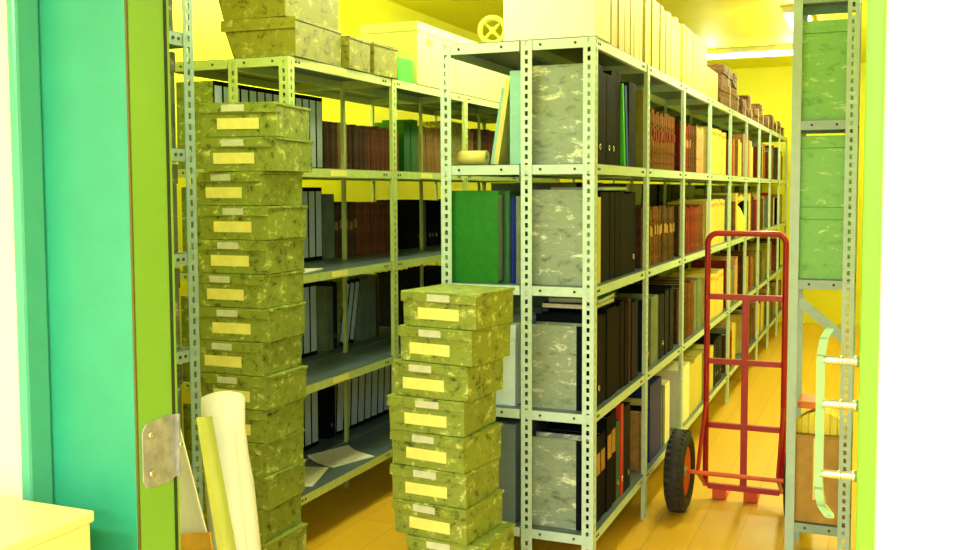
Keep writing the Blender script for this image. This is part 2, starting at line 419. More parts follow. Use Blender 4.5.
CN = {'black': 'black', 'charcoal': 'charcoal', 'brown': 'reddish brown', 'darkbrown': 'dark brown', 'tan': 'tan', 'maroon': 'maroon', 'red': 'red', 'green': 'green',
      'brightgreen': 'bright green', 'darkgreen': 'dark green', 'blue': 'blue', 'navy': 'navy blue', 'greygreen': 'grey green', 'olivecloth': 'olive yellow', 'salmon': 'salmon', 'violetgrey': 'violet grey',
      'cream': 'cream', 'creamyellow': 'yellowish', 'cloud': 'marbled grey green', 'cloud_dark': 'dark marbled', 'speckle': 'black speckled yellow', 'tealcard': 'pale teal', 'greybox': 'blue grey', 'cloud_green': 'marbled green', 'carton': 'white'}
KN = {'binder': 'ring binder', 'book': 'bound book', 'file': 'box file', 'folder': 'folder'}
BAYS = ['front bay', 'second bay', 'third bay', 'fourth bay', 'fifth bay', 'sixth bay', 'seventh bay', 'eighth bay', 'last bay']
CNT = {}
def run(rk, xs, y0, y1, z, lev, bay, specs, detail=True):
    """specs: (kind, colour, h, d, t, n, opts) set down one after another from y0"""
    y = y0; rkname, grp = rk
    for sp_ in specs:
        kind, cov, h, d, t, n = sp_[:6]; op = sp_[6] if len(sp_) > 6 else {}
        for i in range(n):
            a = op.get('tilt', 0)
            hh = round(h + random.choice((0, 0, -.008, .006, -.015))*(0 if op.get('fix') else 1), 3)
            if a > 0:
                base = y + (hh*math.sin(a) if i == 0 else 0); adv = t/math.cos(a) + .002 + (hh*math.sin(a) if i == 0 else 0)
                top = base + t*math.cos(a)
            elif a < 0: base = y; adv = t/math.cos(a)+.002; top = base+t*math.cos(a)-hh*math.sin(a)
            else: base = y; adv = t+.0015; top = base+t
            if top > y1: return
            k = (rkname, lev, bay, cov, kind, op.get('adj', '')); c = CNT.get(k, 0); CNT[k] = c+1
            adj = (op['adj']+' ') if 'adj' in op else ''
            lab_ = f"{nth(c)} {adj}{CN[cov]} {KN[kind]}, {BAYS[bay]}, {lev} of {rkname}"
            if op.get('lead'): lab_ = f"{op['lead']} {CN[cov]} {KN[kind]}, {BAYS[bay]}, {lev} of {rkname}"
            dx = 0 if op.get('fix') else random.uniform(-.008, 0)
            put(kind, hh, d, t, cov, (xs+dx, base, z+.0005+t*math.sin(max(0, -a))), lab_, f"{grp}, {lev}", side=op.get('side'), quarter=op.get('quarter', 0), lab=op.get('lab'), detail=detail, tilt=a)
            y += adv
        if a < 0: y += hh*math.sin(-a)+.002
        y += op.get('gap', 0)
LV = {1: 'top shelf', 2: 'second shelf', 3: 'third shelf', 4: 'lowest shelf', 0: 'roof'}
RB = ('hand truck rack', 'files in the rack beside the hand truck')
RK = ('yellow wall rack', 'files in the rack nearest the yellow wall')
XS = BX1-.024
blk = lambda h, n, t=.075, **k: ('binder', 'black', h, .255, t, n, k)
b0 = BY[0]+.05
# front bay
run(RB, XS, b0, BY[1]-.05, BL[1], LV[1], 0, [('binder', 'black', .385, .255, .085, 1, {'side': 'cloud', 'fix': 1, 'adj': 'marble sided'}), blk(.385, 5, .075, fix=0),
    ('folder', 'brightgreen', .355, .24, .022, 1, {'tilt': R(7), 'fix': 1}), ])
run(RB, XS, BY[0]+.565, BY[1]-.03, BL[1], LV[1], 0, [('folder', 'blue', .35, .24, .03, 1, {'tilt': R(7), 'fix': 1, 'gap': .012}), ('binder', 'charcoal', .375, .25, .07, 2)])
run(RB, XS, b0, BY[1]-.05, BL[2], LV[2], 0, [('binder', 'black', .375, .255, .085, 1, {'side': 'cloud', 'fix': 1, 'adj': 'marble sided'}), ('file', 'cream', .345, .25, .045, 1, {'fix': 1, 'gap': .01}), blk(.365, 9)])
run(RB, XS, b0, BY[1]-.05, BL[3], LV[3], 0, [('binder', 'black', .335, .255, .085, 1, {'quarter': .06, 'side': 'cloud', 'fix': 1, 'adj': 'marble sided'}), blk(.375, 7), ('binder', 'maroon', .375, .25, .05, 1), ('binder', 'charcoal', .37, .25, .06, 2)])
run(RB, XS, b0, BY[1]-.05, BL[4], LV[4], 0, [('binder', 'black', .36, .255, .085, 1, {'quarter': .06, 'side': 'cloud', 'fix': 1, 'adj': 'marble sided'}), blk(.345, 2, .08, lab='tan'), blk(.40, 2, .085, lab='tan'), ('binder', 'darkgreen', .36, .25, .06, 1), ('binder', 'red', .40, .25, .045, 1), ('binder', 'charcoal', .38, .25, .06, 2)])
# second bay
def S(k): return BY[k]+.05
def E_(k): return BY[k+1]-.045
run(RB, XS, S(1), E_(1), BL[1], LV[1], 1, [('binder', 'olivecloth', .365, .25, .05, 1), ('book', 'salmon', .325, .22, .04, 1), ('book', 'violetgrey', .325, .22, .045, 1), ('book', 'brown', .285, .22, .05, 12, {'lab': 'maroon'})])
run(RB, XS, S(1), E_(1), BL[2], LV[2], 1, [('book', 'darkbrown', .29, .22, .055, 3, {'lab': 'tan'}), ('book', 'brown', .29, .22, .055, 3, {'lab': 'tan'}), ('book', 'darkbrown', .285, .22, .05, 8, {'lab': 'tan'})])
run(RB, XS, S(1), E_(1), BL[3], LV[3], 1, [('binder', 'charcoal', .34, .25, .05, 1), ('book', 'cream', .32, .24, .03, 1), ('binder', 'charcoal', .33, .25, .06, 1, {'gap': .02}), ('file', 'greygreen', .34, .25, .16, 1, {'fix': 1}), ('binder', 'charcoal', .34, .25, .06, 7)])
run(RB, XS, S(1), E_(1), BL[4], LV[4], 1, [('book', 'tan', .29, .22, .035, 1), ('binder', 'black', .3, .25, .075, 1), ('book', 'cream', .32, .24, .03, 1, {'gap': .01}), ('file', 'navy', .385, .25, .27, 1, {'fix': 1}), ('binder', 'greygreen', .33, .25, .05, 2), ('file', 'carton', .33, .25, .12, 1)])
# third bay
run(RB, XS, S(2), E_(2), BL[1], LV[1], 2, [('book', 'maroon', .27, .22, .05, 6, {'lab': 'tan'}), ('book', 'darkbrown', .27, .22, .05, 4), ('book', 'salmon', .28, .22, .04, 6)])
run(RB, XS, S(2), E_(2), BL[2], LV[2], 2, [('book', 'darkbrown', .28, .22, .055, 4, {'lab': 'maroon'}), ('book', 'maroon', .27, .22, .055, 5), ('book', 'brown', .28, .22, .05, 6)])
run(RB, XS, S(2), E_(2), BL[3], LV[3], 2, [('book', 'darkbrown', .33, .24, .06, 5), ('book', 'brown', .33, .24, .06, 3), ('file', 'greygreen', .32, .25, .09, 3)])
run(RB, XS, S(2), E_(2), BL[4], LV[4], 2, [('file', 'carton', .33, .25, .16, 2, {'fix': 1}), ('file', 'cream', .31, .25, .09, 5)])
# fourth bay: cream and yellowish box files
run(RB, XS, S(3), E_(3), BL[1], LV[1], 3, [('file', 'creamyellow', .30, .25, .085, 9, {'lab': 'orange'})])
run(RB, XS, S(3), E_(3), BL[2], LV[2], 3, [('file', 'creamyellow', .30, .25, .085, 9, {'lab': 'orange'})])
run(RB, XS, S(3), E_(3), BL[3], LV[3], 3, [('file', 'creamyellow', .30, .25, .085, 9, {'lab': 'orange'})])
run(RB, XS, S(3), E_(3), BL[4], LV[4], 3, [('file', 'cream', .30, .25, .085, 4), ('binder', 'charcoal', .32, .25, .07, 5)])
pal = [('book', 'darkbrown'), ('book', 'tan'), ('book', 'brown'), ('book', 'olivecloth'), ('book', 'maroon'), ('binder', 'black'), ('binder', 'greygreen'), ('file', 'cream'), ('file', 'creamyellow'), ('book', 'red'), ('book', 'salmon')]
for k in range(4, 9):
    for lv in (1, 2, 3, 4):
        sp_ = []
        for j in range(6):
            kd, cv = random.choice(pal)
            sp_.append((kd, cv, random.choice((.28, .31, .34)), .24, random.choice((.06, .08)), random.choice((1, 2))))
        run(RB, XS, S(k), E_(k) - (.2 if (k, lv) == (4, 2) else 0), BL[lv], LV[lv], k, sp_, detail=(k == 4))
# on the roof of the hand truck rack: one big carton, cream box files, then brown bundles
RT = ('hand truck rack', 'cream files on the roof of the hand truck rack')
c = thing('white_carton', 'large plain white carton on the front corner of the hand truck rack roof', 'box', (-1.206, 3.735, 2.1505))
obj('body', MB().box(-.187, .187, -.108, .108, 0, .31), M['carton'], c, bevel=.003)
obj('lid', MB().box(-.19, .19, -.111, .111, .3105, .345), M['carton'], c, bevel=.003)
run(RT, XS+.012, 3.86, 4.50, 2.15, 'roof', 0, [('file', 'creamyellow', .315, .29, .035, 1, {'gap': .004}), ('file', 'olivecloth', .30, .29, .02, 1), ('file', 'creamyellow', .32, .29, .05, 2, {'lab': 'orange', 'gap': .005}), ('file', 'cream', .325, .29, .055, 9, {'lab': 'orange'})])
run(RT, XS+.012, 4.54, 5.40, 2.15, 'roof', 1, [('file', 'cream', .325, .29, .062, 14, {'lab': 'orange'})])
run(RT, XS+.012, 5.44, 6.30, 2.15, 'roof', 2, [('file', 'cream', .325, .29, .066, 8, {'lab': 'orange'}), ('file', 'creamyellow', .33, .29, .066, 4, {'lab': 'orange'})])
tag(obj('white_carton', MB().box(-.13, .13, 0, .42, 0, .20), M['cream'], loc=(-1.18, 6.36, 2.1505), bevel=.004), 'low cream carton lying after the last tall roof file', 'box')
def bundle(loc, w, d_, h, rz, label):
    t = thing('paper_bundle', label, 'bundle', loc, rz, 'brown bundles on the roof of the hand truck rack')
    b = MB(); n = 6
    for i in range(n):
        j = [random.uniform(-.008, .008) for _ in range(4)]
        b.box(-w/2+j[0], w/2+j[1], -d_/2+j[2], d_/2+j[3], h*i/n+.0005, h*(i+1)/n)
    obj('papers', b, M['brownbundle'], t, bevel=.003)
    s = MB().box(-w/2-.012, w/2+.012, -.006, .006, h, h+.004).box(w/2+.009, w/2+.013, -.006, .006, .002, h+.004)
    obj('string', s, M['string'], t)
y = 6.9; i = 0
for w, d_, hs in ((.27, .56, (.15, .13)), (.25, .30, (.13, .15)), (.26, .42, (.13,)), (.25, .36, (.09, .10)), (.26, .40, (.12,)), (.25, .34, (.10, .09)), (.26, .38, (.11,)), (.26, .34, (.15,)), (.25, .34, (.11,)), (.25, .36, (.14,)), (.25, .30, (.10,))):
    z = 2.1505
    for k, h in enumerate(hs):
        lay = 'only one, no bundle on it,' if len(hs) == 1 else ('topmost' if k == len(hs)-1 else ('bottom' if k == 0 else 'middle'))
        lb = (f'single brown paper bundle forming the {nth(i)} roof pile behind the cream carton' if len(hs) == 1 else f'{lay} brown paper bundle of the {nth(i)} roof pile behind the cream carton')
        bundle((-1.17, y+d_/2, z), w*(1-.08*k), d_*(1-.1*k), h, random.uniform(-.06, .06), lb); z += h+.0045
    y += d_+.05; i += 1
# flat folders lying on the binders of the third shelf, front bay
zt = BL[3]+.387
def flat(label, x, y, z, w, d_, h, m, rz=0, nm='flat_folder', cat='folder'):
    t = thing(nm, label, cat, (x, y, z), rz)
    obj('cover', MB().box(-w/2, w/2, -d_/2, d_/2, 0, .002).box(-w/2, w/2, -d_/2, d_/2, h-.002, h).box(-w/2, -w/2+.002, -d_/2, d_/2, .002, h-.002), M[m], t)
    obj('sheets', MB().box(-w/2+.003, w/2-.008, -d_/2+.006, d_/2-.006, .0025, h-.0025), M['page'], t)
flat('charcoal flat folder on front bay third shelf binders, under the teal one', -1.175, 3.95, zt, .23, .33, .022, 'charcoal')
flat('pale teal flat folder topmost on front bay third shelf binders', -1.165, 3.97, zt+.0225, .22, .31, .018, 'tealcard', .05)
flat('pale teal flat folder on the front bay second shelf black binders', -1.17, 4.1, BL[2]+.3725, .23, .42, .014, 'tealcard')
# things inside the backing rack (A)
def gbox(x, y, z, w, d_, h, m, label, grp=None):
    t = thing('storage_box', label, 'box', (x, y, z), 0, grp)
    obj('body', MB().box(-w/2, w/2, -d_/2, d_/2, 0, h-.06), M[m], t, bevel=.002)
    obj('lid', MB().box(-w/2-.003, w/2+.003, -d_/2-.003, d_/2+.003, h-.0595, h), M[m], t, bevel=.002)
for k in range(0, 9):
    for lv in (1, 2, 3, 4):
        for j in range(2):
            if k == 0 and lv <= 2 and j == 0: continue
            hh = random.choice((.405, .38, .41)); d_ = .40; yc = BY[k]+.235+.43*j; mm = random.choice(('greybox', 'charcoal', 'greybox'))
            if (k, lv, j) == (0, 1, 1): d_, yc = .22, BY[0]+.78
            if (k, lv, j) == (0, 3, 0): hh, mm = .33, 'palespine'
            gbox(-1.49, yc, BL[lv]+.0005, .27, d_, hh, mm,
                 f"{'nearer' if j == 0 else 'farther'} storage box, {BAYS[k]}, {LV[lv]} of the backing rack", f'storage boxes in the backing rack')
# green binder with its cover towards the door, books beside it
t = put('binder', .372, .205, .08, 'green', (-1.632, 3.738, BL[2]+.0005), 'large green ring binder standing cover outward on end of backing rack', 'books on the end of the backing rack', side='green', rz=math.pi)
NAMESX = [('darkgreen', .028, .37), ('navy', .02, .345), ('greygreen', .03, .35)]
x = -1.412
for cv, t_, hh in NAMESX:
    x += t_+.002
    put('book', hh, .22, t_, cv, (x-t_, 3.665, BL[2]+.0005), f'{CN[cv]} book standing right of the large green binder', 'books on the end of the backing rack', rz=-math.pi/2)
# pale folders leaning on the top shelf of the backing rack
for i, (cv, t_, X, a) in enumerate((('tealcard', .05, -1.382, 0), ('cream', .02, -1.460, -8), ('tealcard', .014, -1.481, -8))):
    o = put('folder', .37-.03*i, .23, t_, cv, (X, 3.67+.02*i, BL[1]+.0005), ['upright pale teal folder against the post above the green binder', 'leaning cream folder above the green binder', 'thin leaning pale teal folder above the green binder'][i], 'folders leaning above the green binder')
    o.rotation_euler = (0, R(-a if False else abs(a)), 0) if False else (0, 0, -math.pi/2)
    o.rotation_mode = 'XYZ'
    if a:
        o.matrix_world = Matrix.Translation((X, 3.67+.02*i, BL[1]+.0055)) @ Matrix.Rotation(R(9), 4, 'Y') @ Matrix.Rotation(-math.pi/2, 4, 'Z')
pr = thing('paper_roll', 'small cream paper roll lying on top shelf above the green binder', 'paper', (-1.56, 3.72, BL[1]+.0305))
obj('roll', MB().lathe([(.012, -.06), (.03, -.06), (.03, .06), (.012, .06)], 'x', (0, 0, 0), 20), M['cream'], pr)
obj('core', MB().lathe([(.009, -.06), (.0115, -.06), (.0115, .06), (.009, .06)], 'x', (0, 0, 0), 16), M['tealcard'], pr)
# round pale yellow reel on the roof of the backing rack
rl = thing('cord_reel', 'round pale yellow spoked reel on the backing rack roof', 'reel', (-1.507, 3.80, 2.1505), R(20))
obj('stand', MB().box(-.045, .045, -.03, .03, 0, .012), M['bolt'], rl, bevel=.002)
q = MB(); zc2 = .012+.062
q.lathe([(.042, -.02), (.061, -.02), (.061, .02), (.042, .02)], 'y', (0, 0, zc2), 36)
obj('rim', q, M['fanyellow'], rl)
obj('hub', MB().lathe([(.0001, -.022), (.013, -.022), (.013, .022), (.0001, .022)], 'y', (0, 0, zc2), 20), M['fanyellow'], rl)
for k in range(4):
    a = R(45+90*k); v = Vector((math.cos(a), 0, math.sin(a)))
    obj('spoke', MB().tube([v*.011+Vector((0, 0, zc2)), v*.05+Vector((0, 0, zc2))], .006, 8), M['fanyellow'], rl)

# ------------------------------------------------------------------ rack by the yellow wall: pale spines, brown books
XK = -2.70
pale = lambda h, n, t=.06, **k: ('binder', 'black', h, .2, t, n, dict(lab='palespine', adj='pale spined', fix=1, side='olive', **k))
l0 = LY[0]+.03
def LS(k): return LY[k]+.012
def LE(k): return LY[k+1]-.008
run(RK, XK, l0, LE(0), LL[1], LV[1], 0, [pale(.378, 14, .062)])
run(RK, XK, LS(1), LE(1), LL[1], LV[1], 1, [('book', 'darkbrown', .262, .2, .05, 3), ('book', 'tan', .265, .2, .045, 2), ('book', 'darkbrown', .262, .2, .05, 4), ('book', 'brown', .262, .2, .05, 8)])
run(RK, XK, LS(2), LE(2), LL[1], LV[1], 2, [('binder', 'green', .33, .2, .09, 2), ('book', 'tan', .30, .2, .06, 7), ('file', 'speckle', .36, .2, .265, 1, {'fix': 1})])
run(RK, XK, LS(3), LE(3), LL[1], LV[1], 3, [('book', 'tan', .33, .2, .06, 3), ('book', 'brown', .34, .2, .05, 12)])
run(RK, XK, l0+.02, LE(0), LL[2], LV[2], 0, [pale(.375, 13, .064)])
run(RK, XK, LS(1), LE(1), LL[2], LV[2], 1, [('file', 'greygreen', .34, .2, .08, 1, {'fix': 1}), ('book', 'darkbrown', .29, .2, .05, 5, {'lab': 'tan'}), ('book', 'brown', .29, .2, .052, 9)])
run(RK, XK, LS(2), LE(2), LL[2], LV[2], 2, [('binder', 'black', .30, .2, .07, 3, {'fix': 1}), ('book', 'violetgrey', .29, .2, .05, 2), ('binder', 'black', .29, .2, .055, 8)])
run(RK, XK, LS(3), LE(3), LL[2], LV[2], 3, [('book', 'darkbrown', .29, .2, .07, 11)])
run(RK, XK, l0, LE(0), LL[3], LV[3], 0, [pale(.375, 12, .066)])
run(RK, XK, LS(1), LE(1), LL[3], LV[3], 1, [('binder', 'greygreen', .35, .2, .06, 1), ('binder', 'charcoal', .35, .2, .05, 1), pale(.36, 3, .05, tilt=-R(13)), ('binder', 'greygreen', .36, .2, .09, 2), ('book', 'darkbrown', .34, .2, .06, 1)])
run(RK, XK, LS(2), LE(2), LL[3], LV[3], 2, [('binder', 'charcoal', .33, .2, .07, 10)])
run(RK, XK, l0, LE(0), LL[4], LV[4], 0, [pale(.365, 12, .066)])
run(RK, XK, LS(1), LE(1), LL[4], LV[4], 1, [('binder', 'black', .36, .2, .07, 1), pale(.36, 10, .075, tilt=-R(4))])
run(RK, XK, LS(2), LE(2), LL[4], LV[4], 2, [('binder', 'charcoal', .33, .2, .07, 10)])
# loose papers on the lowest shelf of the half empty rack
def sheet_pile(label, x, y, z, w, d_, rz, curl):
    b = MB(); n = 8; th = .004
    top = []
    for i in range(n+1):
        u = i/n; top.append((-w/2+w*u, z*0 + curl*max(0, .5-u)**2*4))
    for i in range(n):
        (xa, za), (xb, zb) = top[i], top[i+1]
        b.hexa([(xa, -d_/2, za), (xb, -d_/2, zb), (xb, d_/2, zb), (xa, d_/2, za)], [(xa, -d_/2, za+th), (xb, -d_/2, zb+th), (xb, d_/2, zb+th), (xa, d_/2, za+th)])
    o = obj('paper_sheets', b, M['page'], loc=(x, y, z)); o.rotation_euler = (0, 0, rz)
    return tag(o, label, 'paper')
sheet_pile('loose curled paper sheets on lowest shelf of the half empty rack', -2.47, 3.80, LL[4]+.002, .2, .3, .3, .05)
sheet_pile('second loose paper pile, nearer the shelf lip than the curled sheets', -2.45, 4.14, LL[4]+.002, .2, .26, -.35, .02)
sheet_pile('yellowish papers at near end of the half empty rack second shelf', -2.43, 3.70, LL[2]+.002, .2, .26, .2, .03)

# ------------------------------------------------------------------ marbled archive boxes
def archive_box(name, label, group, loc, rz, w, d_, h, mat, labels=True, tall=False, lean=.007, slope=0):
    """front face towards -y. bottom a little narrower than the lid"""
    t = thing(name, label, 'box', loc, rz, group)
    i = lean; lid = h*.30
    b = MB().hexa([(-w/2+i+slope, -d_/2+i*.6, 0), (w/2-i*.4, -d_/2+i*.6, 0), (w/2-i*.4, d_/2-i, 0), (-w/2+i+slope, d_/2-i, 0)],
                  [(-w/2+.003, -d_/2+.003, h-lid*.3), (w/2-.003, -d_/2+.003, h-lid*.3), (w/2-.003, d_/2-.003, h-lid*.3), (-w/2+.003, d_/2-.003, h-lid*.3)])
    obj('body', b, M[mat], t, bevel=.002)
    l_ = MB().box(-w/2-.001, w/2+.001, -d_/2-.001, d_/2+.001, h-lid*.3+.0005, h-.001)
    # drop front of the lid
    l_.box(-w/2-.001, w/2+.001, -d_/2-.003, -d_/2-.0012, h-lid, h-lid*.3+.0005)
    obj('lid', l_, M[mat], t, bevel=.001)
    if labels:
        yf = lambda z: -d_/2+i*.6 + (.003-i*.6)*(z/(h-lid*.3))
        ox = random.uniform(-.02, .012) - .01
        obj('title_label', MB().hexa([(ox-.082, yf(h*.22)-.003, h*.22), (ox+.082, yf(h*.22)-.003, h*.22), (ox+.082, yf(h*.22)-.0005, h*.22), (ox-.082, yf(h*.22)-.0005, h*.22)],
            [(ox-.082, yf(h*.54)-.003, h*.54), (ox+.082, yf(h*.54)-.003, h*.54), (ox+.082, yf(h*.54)-.0005, h*.54), (ox-.082, yf(h*.54)-.0005, h*.54)]), M['tag_y'], t)['label'] = 'yellow paper label'
        ox += random.uniform(-.02, .01)
        obj('number_label', MB().box(ox-.045, ox+.045, -d_/2-.0042, -d_/2-.0031, h*.735, h*.93), M['tag_w'], t)
    return t
# tall stack
h = .1262
rzs = [2, -3, 1, 3, -2, 2, -1, 1, 3, 0, 2, 1, -2, 8, 10]
for i in range(15):
    k = 14-i
    top = i == 14
    dx = (.0, .01, -.012, .006, -.004)[i % 5] + (0.012 if i > 12 else 0)
    lb = ('topmost box of the tall marbled stack left of the aisle' if k == 0 else f'{nth(k)} box down below the topmost in the tall marbled stack' if k < 14 else 'bottom box of the tall marbled stack, on the floor')
    archive_box('archive_box', lb, 'marbled boxes of the tall stack', (-2.232+dx-.004*k*.6, 3.145 if i < 13 else 3.165, i*h+.0005), R(rzs[i]), .305, .275 if i < 13 else .325, h-.001, 'olive')
# short stack
h = .1225
rz2 = [-3, -6, -2, -7, -4, -8, -3, -6, -9, -8]
dx2 = [0, .0, .02, -.03, -.04, -.035, -.05, -.025, 0, .012]
for i in range(10):
    k = 9-i
    lb = ('topmost box of the short marbled stack before the racks' if k == 0 else f'{nth(k)} box down below the topmost in the short marbled stack' if k < 9 else 'bottom box of the short marbled stack, on the floor')
    archive_box('archive_box', lb, 'marbled boxes of the short stack', (-1.385+dx2[i], 3.135, i*h+.0005), R(rz2[i]), .30, .27, h-.001, 'olive')
# boxes on the roof of the half empty rack
zr = LL[0]+.0005
archive_box('archive_box', 'lower of the two wide marbled boxes on half empty rack roof', 'marbled boxes on the half empty rack roof', (-2.475, 3.735, zr), R(3), .36, .42, .165, 'olive_brown', False, slope=.05)
archive_box('archive_box', 'upper of the two wide marbled boxes on half empty rack roof', 'marbled boxes on the half empty rack roof', (-2.50, 3.735, zr+.166), R(-2), .37, .42, .165, 'olive_brown', False, slope=.04)
archive_box('archive_box', 'marbled box with drooping label behind the wide roof boxes', 'marbled boxes on the half empty rack roof', (-2.42, 4.09, zr), R(2), .26, .22, .15, 'olive_brown', False)
archive_box('archive_box', 'brown marbled roof box with pale edges before the green one', 'marbled boxes on the half empty rack roof', (-2.42, 4.36, zr), R(-2), .26, .24, .155, 'olive_brown', False)
gt = tag(obj('green_box', MB().box(-.12, .12, -.085, .085, 0, .12), M['brightgreen'], loc=(-2.43, 4.60, zr), bevel=.003), 'small bright green box on half empty rack roof before white cartons', 'box')
y = 4.72
for i, (d_, hh) in enumerate(((.50, .33), (.48, .33), (.5, .33), (.5, .32))):
    t = thing('white_carton', f"{['front', 'second', 'third', 'rear'][i]} white carton in the row on the half empty rack roof", 'box', (-2.47, y+d_/2, zr), 0, 'white cartons on the half empty rack roof')
    obj('body', MB().box(-.17, .17, -d_/2, d_/2, 0, hh-.05), M['creamcarton'], t, bevel=.003)
    obj('lid', MB().box(-.173, .173, -d_/2-.002, d_/2+.002, hh-.0495, hh), M['creamcarton'], t, bevel=.003)
    for q in (-.1, .1):
        obj('hand_hole', MB().box(.1702, .1712, q-.04, q+.04, hh-.11, hh-.075), M['orange'], t)
    y += d_+.012

# ------------------------------------------------------------------ right rack contents
for z, hh, lb in ((1.2005, .295, 'lower green marbled box in the right rack above the door handle'), (1.497, .29, 'upper of two stacked green marbled boxes in the right rack'), (1.8505, .40, 'tallest green marbled box on upper shelf of the right rack')):
    t = thing('marbled_box', lb, 'box', (-.225, 4.354, z), 0, 'green marbled boxes in the right rack')
    obj('body', MB().box(-.105, .105, -.13, .13, 0, hh-.05), M['cloud_green'], t, bevel=.002)
    obj('lid', MB().box(-.107, .107, -.133, .133, hh-.0495, hh), M['cloud_green'], t, bevel=.002)
t = thing('cardboard_carton', 'tan cardboard carton on bottom shelf of the right rack', 'box', (-.225, 4.356, .1805))
obj('body', MB().box(-.11, .11, -.138, .138, 0, .36), M['kraft'], t, bevel=.003)
obj('tape', MB().box(-.02, .02, -.1415, -.1402, .1, .36), M['tag'], t)
obj('lid_flap', MB().hexa([(-.11, -.14, .3605), (.11, -.14, .3605), (.11, .0, .3605), (-.11, 0, .3605)], [(-.11, -.14, .365), (.11, -.14, .365), (.11, 0, .363), (-.11, 0, .363)]), M['kraft'], t)
b = MB(); n = 7
for i in range(n):
    a0, a1 = i/n, (i+1)/n
    b.hexa([(-.1+.2*a0, -.1, 0), (-.1+.2*a1, -.1, 0), (-.1+.2*a1, .1, 0), (-.1+.2*a0, .1, 0)],
           [(-.1+.2*a0, -.1, .05+.05*math.sin(a0*3)), (-.1+.2*a1, -.1, .05+.05*math.sin(a1*3)), (-.1+.2*a1, .1, .03+.05*math.sin(a1*3)), (-.1+.2*a0, .1, .03+.05*math.sin(a0*3))])
tag(obj('paper_bag', b, M['yellowpaper'], loc=(-.225, 4.356, .546), bevel=.006), 'crumpled yellow paper bag on the tan carton, right rack', 'bag')
tag(obj('flat_folder', MB().box(-.05, .05, -.08, .08, 0, .03), M['orange'], loc=(-.265, 4.356, .648), bevel=.004), 'orange folder topmost on the yellow bag in the right rack', 'folder')
# narrow rack inside the doorway
for i, (z, hh) in enumerate(((.3005, .33), (.7005, .33), (1.0805, .25), (1.3805, .27), (1.7005, .29), (2.0505, .2))):
    t = thing('marbled_box', f'dark marbled box on {["lowest", "second lowest", "third lowest", "fourth lowest", "fifth lowest", "highest"][i]} shelf of narrow grey rack by doorway', 'box', (-2.14, 2.31, z), 0, 'dark marbled boxes in the narrow rack')
    obj('body', MB().box(-.13, .13, -.13, .13, 0, hh-.06), M['cloud_dark'], t, bevel=.002)
    obj('lid', MB().box(-.133, .133, -.133, .133, hh-.0595, hh), M['cloud_dark'], t, bevel=.002)

# ------------------------------------------------------------------ paper roll and paper bag by the doorway
def rolled(label, p, q, r, m, turns=2.3):
    p, q = Vector(p), Vector(q); L = (q-p).length; b = MB(); n = int(turns*22); seg = 9; th = .0035
    rng = random.Random(3)
    dents = [(rng.uniform(0, L), rng.uniform(0, 6.28), rng.uniform(.008, .02)) for _ in range(7)]
    ring = []
    for s in range(seg+1):
        z = L*s/seg
        row = []
        for k in range(n+1):
            a = 2*math.pi*turns*k/n; rr = r*(.80+.2*k/n)
            dn = sum(dd*math.exp(-((z-dz)/.07)**2)*max(0, math.cos(a-da))**6 for dz, da, dd in dents)
            row.append(((rr-dn)*math.cos(a), (rr-dn)*math.sin(a), z))
        ring.append(row)
    vs = [v for row in ring for v in row]; fs = []
    for s in range(seg):
        for k in range(n):
            fs.append((s*(n+1)+k, s*(n+1)+k+1, (s+1)*(n+1)+k+1, (s+1)*(n+1)+k))
    b.add(vs, fs, 0, True)
    o = obj('paper_roll', b, m); md = o.modifiers.new('thick', 'SOLIDIFY'); md.thickness = .002; md.offset = 0
    o.location = p; o.rotation_euler = (q-p).to_track_quat('Z', 'Y').to_euler()
    return tag(o, label, 'paper')
rolled('wide creased white paper roll leaning on the tall box stack', (-1.81, 2.48, .05), (-2.17, 2.85, .825), .085, M['paper'])
# white wrapped papers with a brown base beside it
def leaning_sheet(name, label, quad, th, m, parent=None):
    """quad bottom-left, bottom-right, top-right, top-left, thickness along +y"""
    a = [Vector(v) for v in quad]; n = (a[1]-a[0]).cross(a[3]-a[0]).normalized()*th
    N = 6; b = MB(); P = []
    for i in range(N+1):
        row = []
        for j in range(N+1):
            u, v = i/N, j/N
            pt = (a[0]*(1-u)+a[1]*u)*(1-v)+(a[3]*(1-u)+a[2]*u)*v
            row.append(pt - n*(3.5*math.sin(math.pi*u)*(1-.5*v)))
        P.append(row)
    for i in range(N):
        for j in range(N):
            b.hexa([P[i][j], P[i+1][j], P[i+1][j+1], P[i][j+1]], [P[i][j]+n, P[i+1][j]+n, P[i+1][j+1]+n, P[i][j+1]+n])
    bm_ = b
    o = obj(name, bm_, m, parent)
    return o
pk = thing('paper_packet', 'white paper packet with torn brown base leaning just inside the doorway', 'paper', (-1.90, 2.25, 0))
leaning_sheet('wrapping_sheet', '', [(-.03, -.07, .02), (.34, -.05, .02), (-.03, .08, .88), (-.08, .06, .87)], .006, M['paper'], pk)
leaning_sheet('brown_band', '', [(.03, -.086, .10), (.27, -.066, .10), (.125, .016, .59), (.02, .006, .575)], .006, M['kraft2'], pk)['label'] = 'torn brown band'
tag(leaning_sheet('document_folder', '', [(-1.69, 2.30, .01), (-1.635, 2.33, .01), (-1.88, 2.42, .885), (-1.915, 2.39, .885)], .007, M['folderlime']), 'greenish yellow folder between the white packet and the paper roll', 'folder')
tag(leaning_sheet('yellow_card', '', [(-1.962, 2.22, .66), (-1.935, 2.23, .66), (-1.945, 2.30, .89), (-1.975, 2.28, .94)], .004, M['yellowpaper']), 'narrow yellow card tucked left of the white packet', 'card')

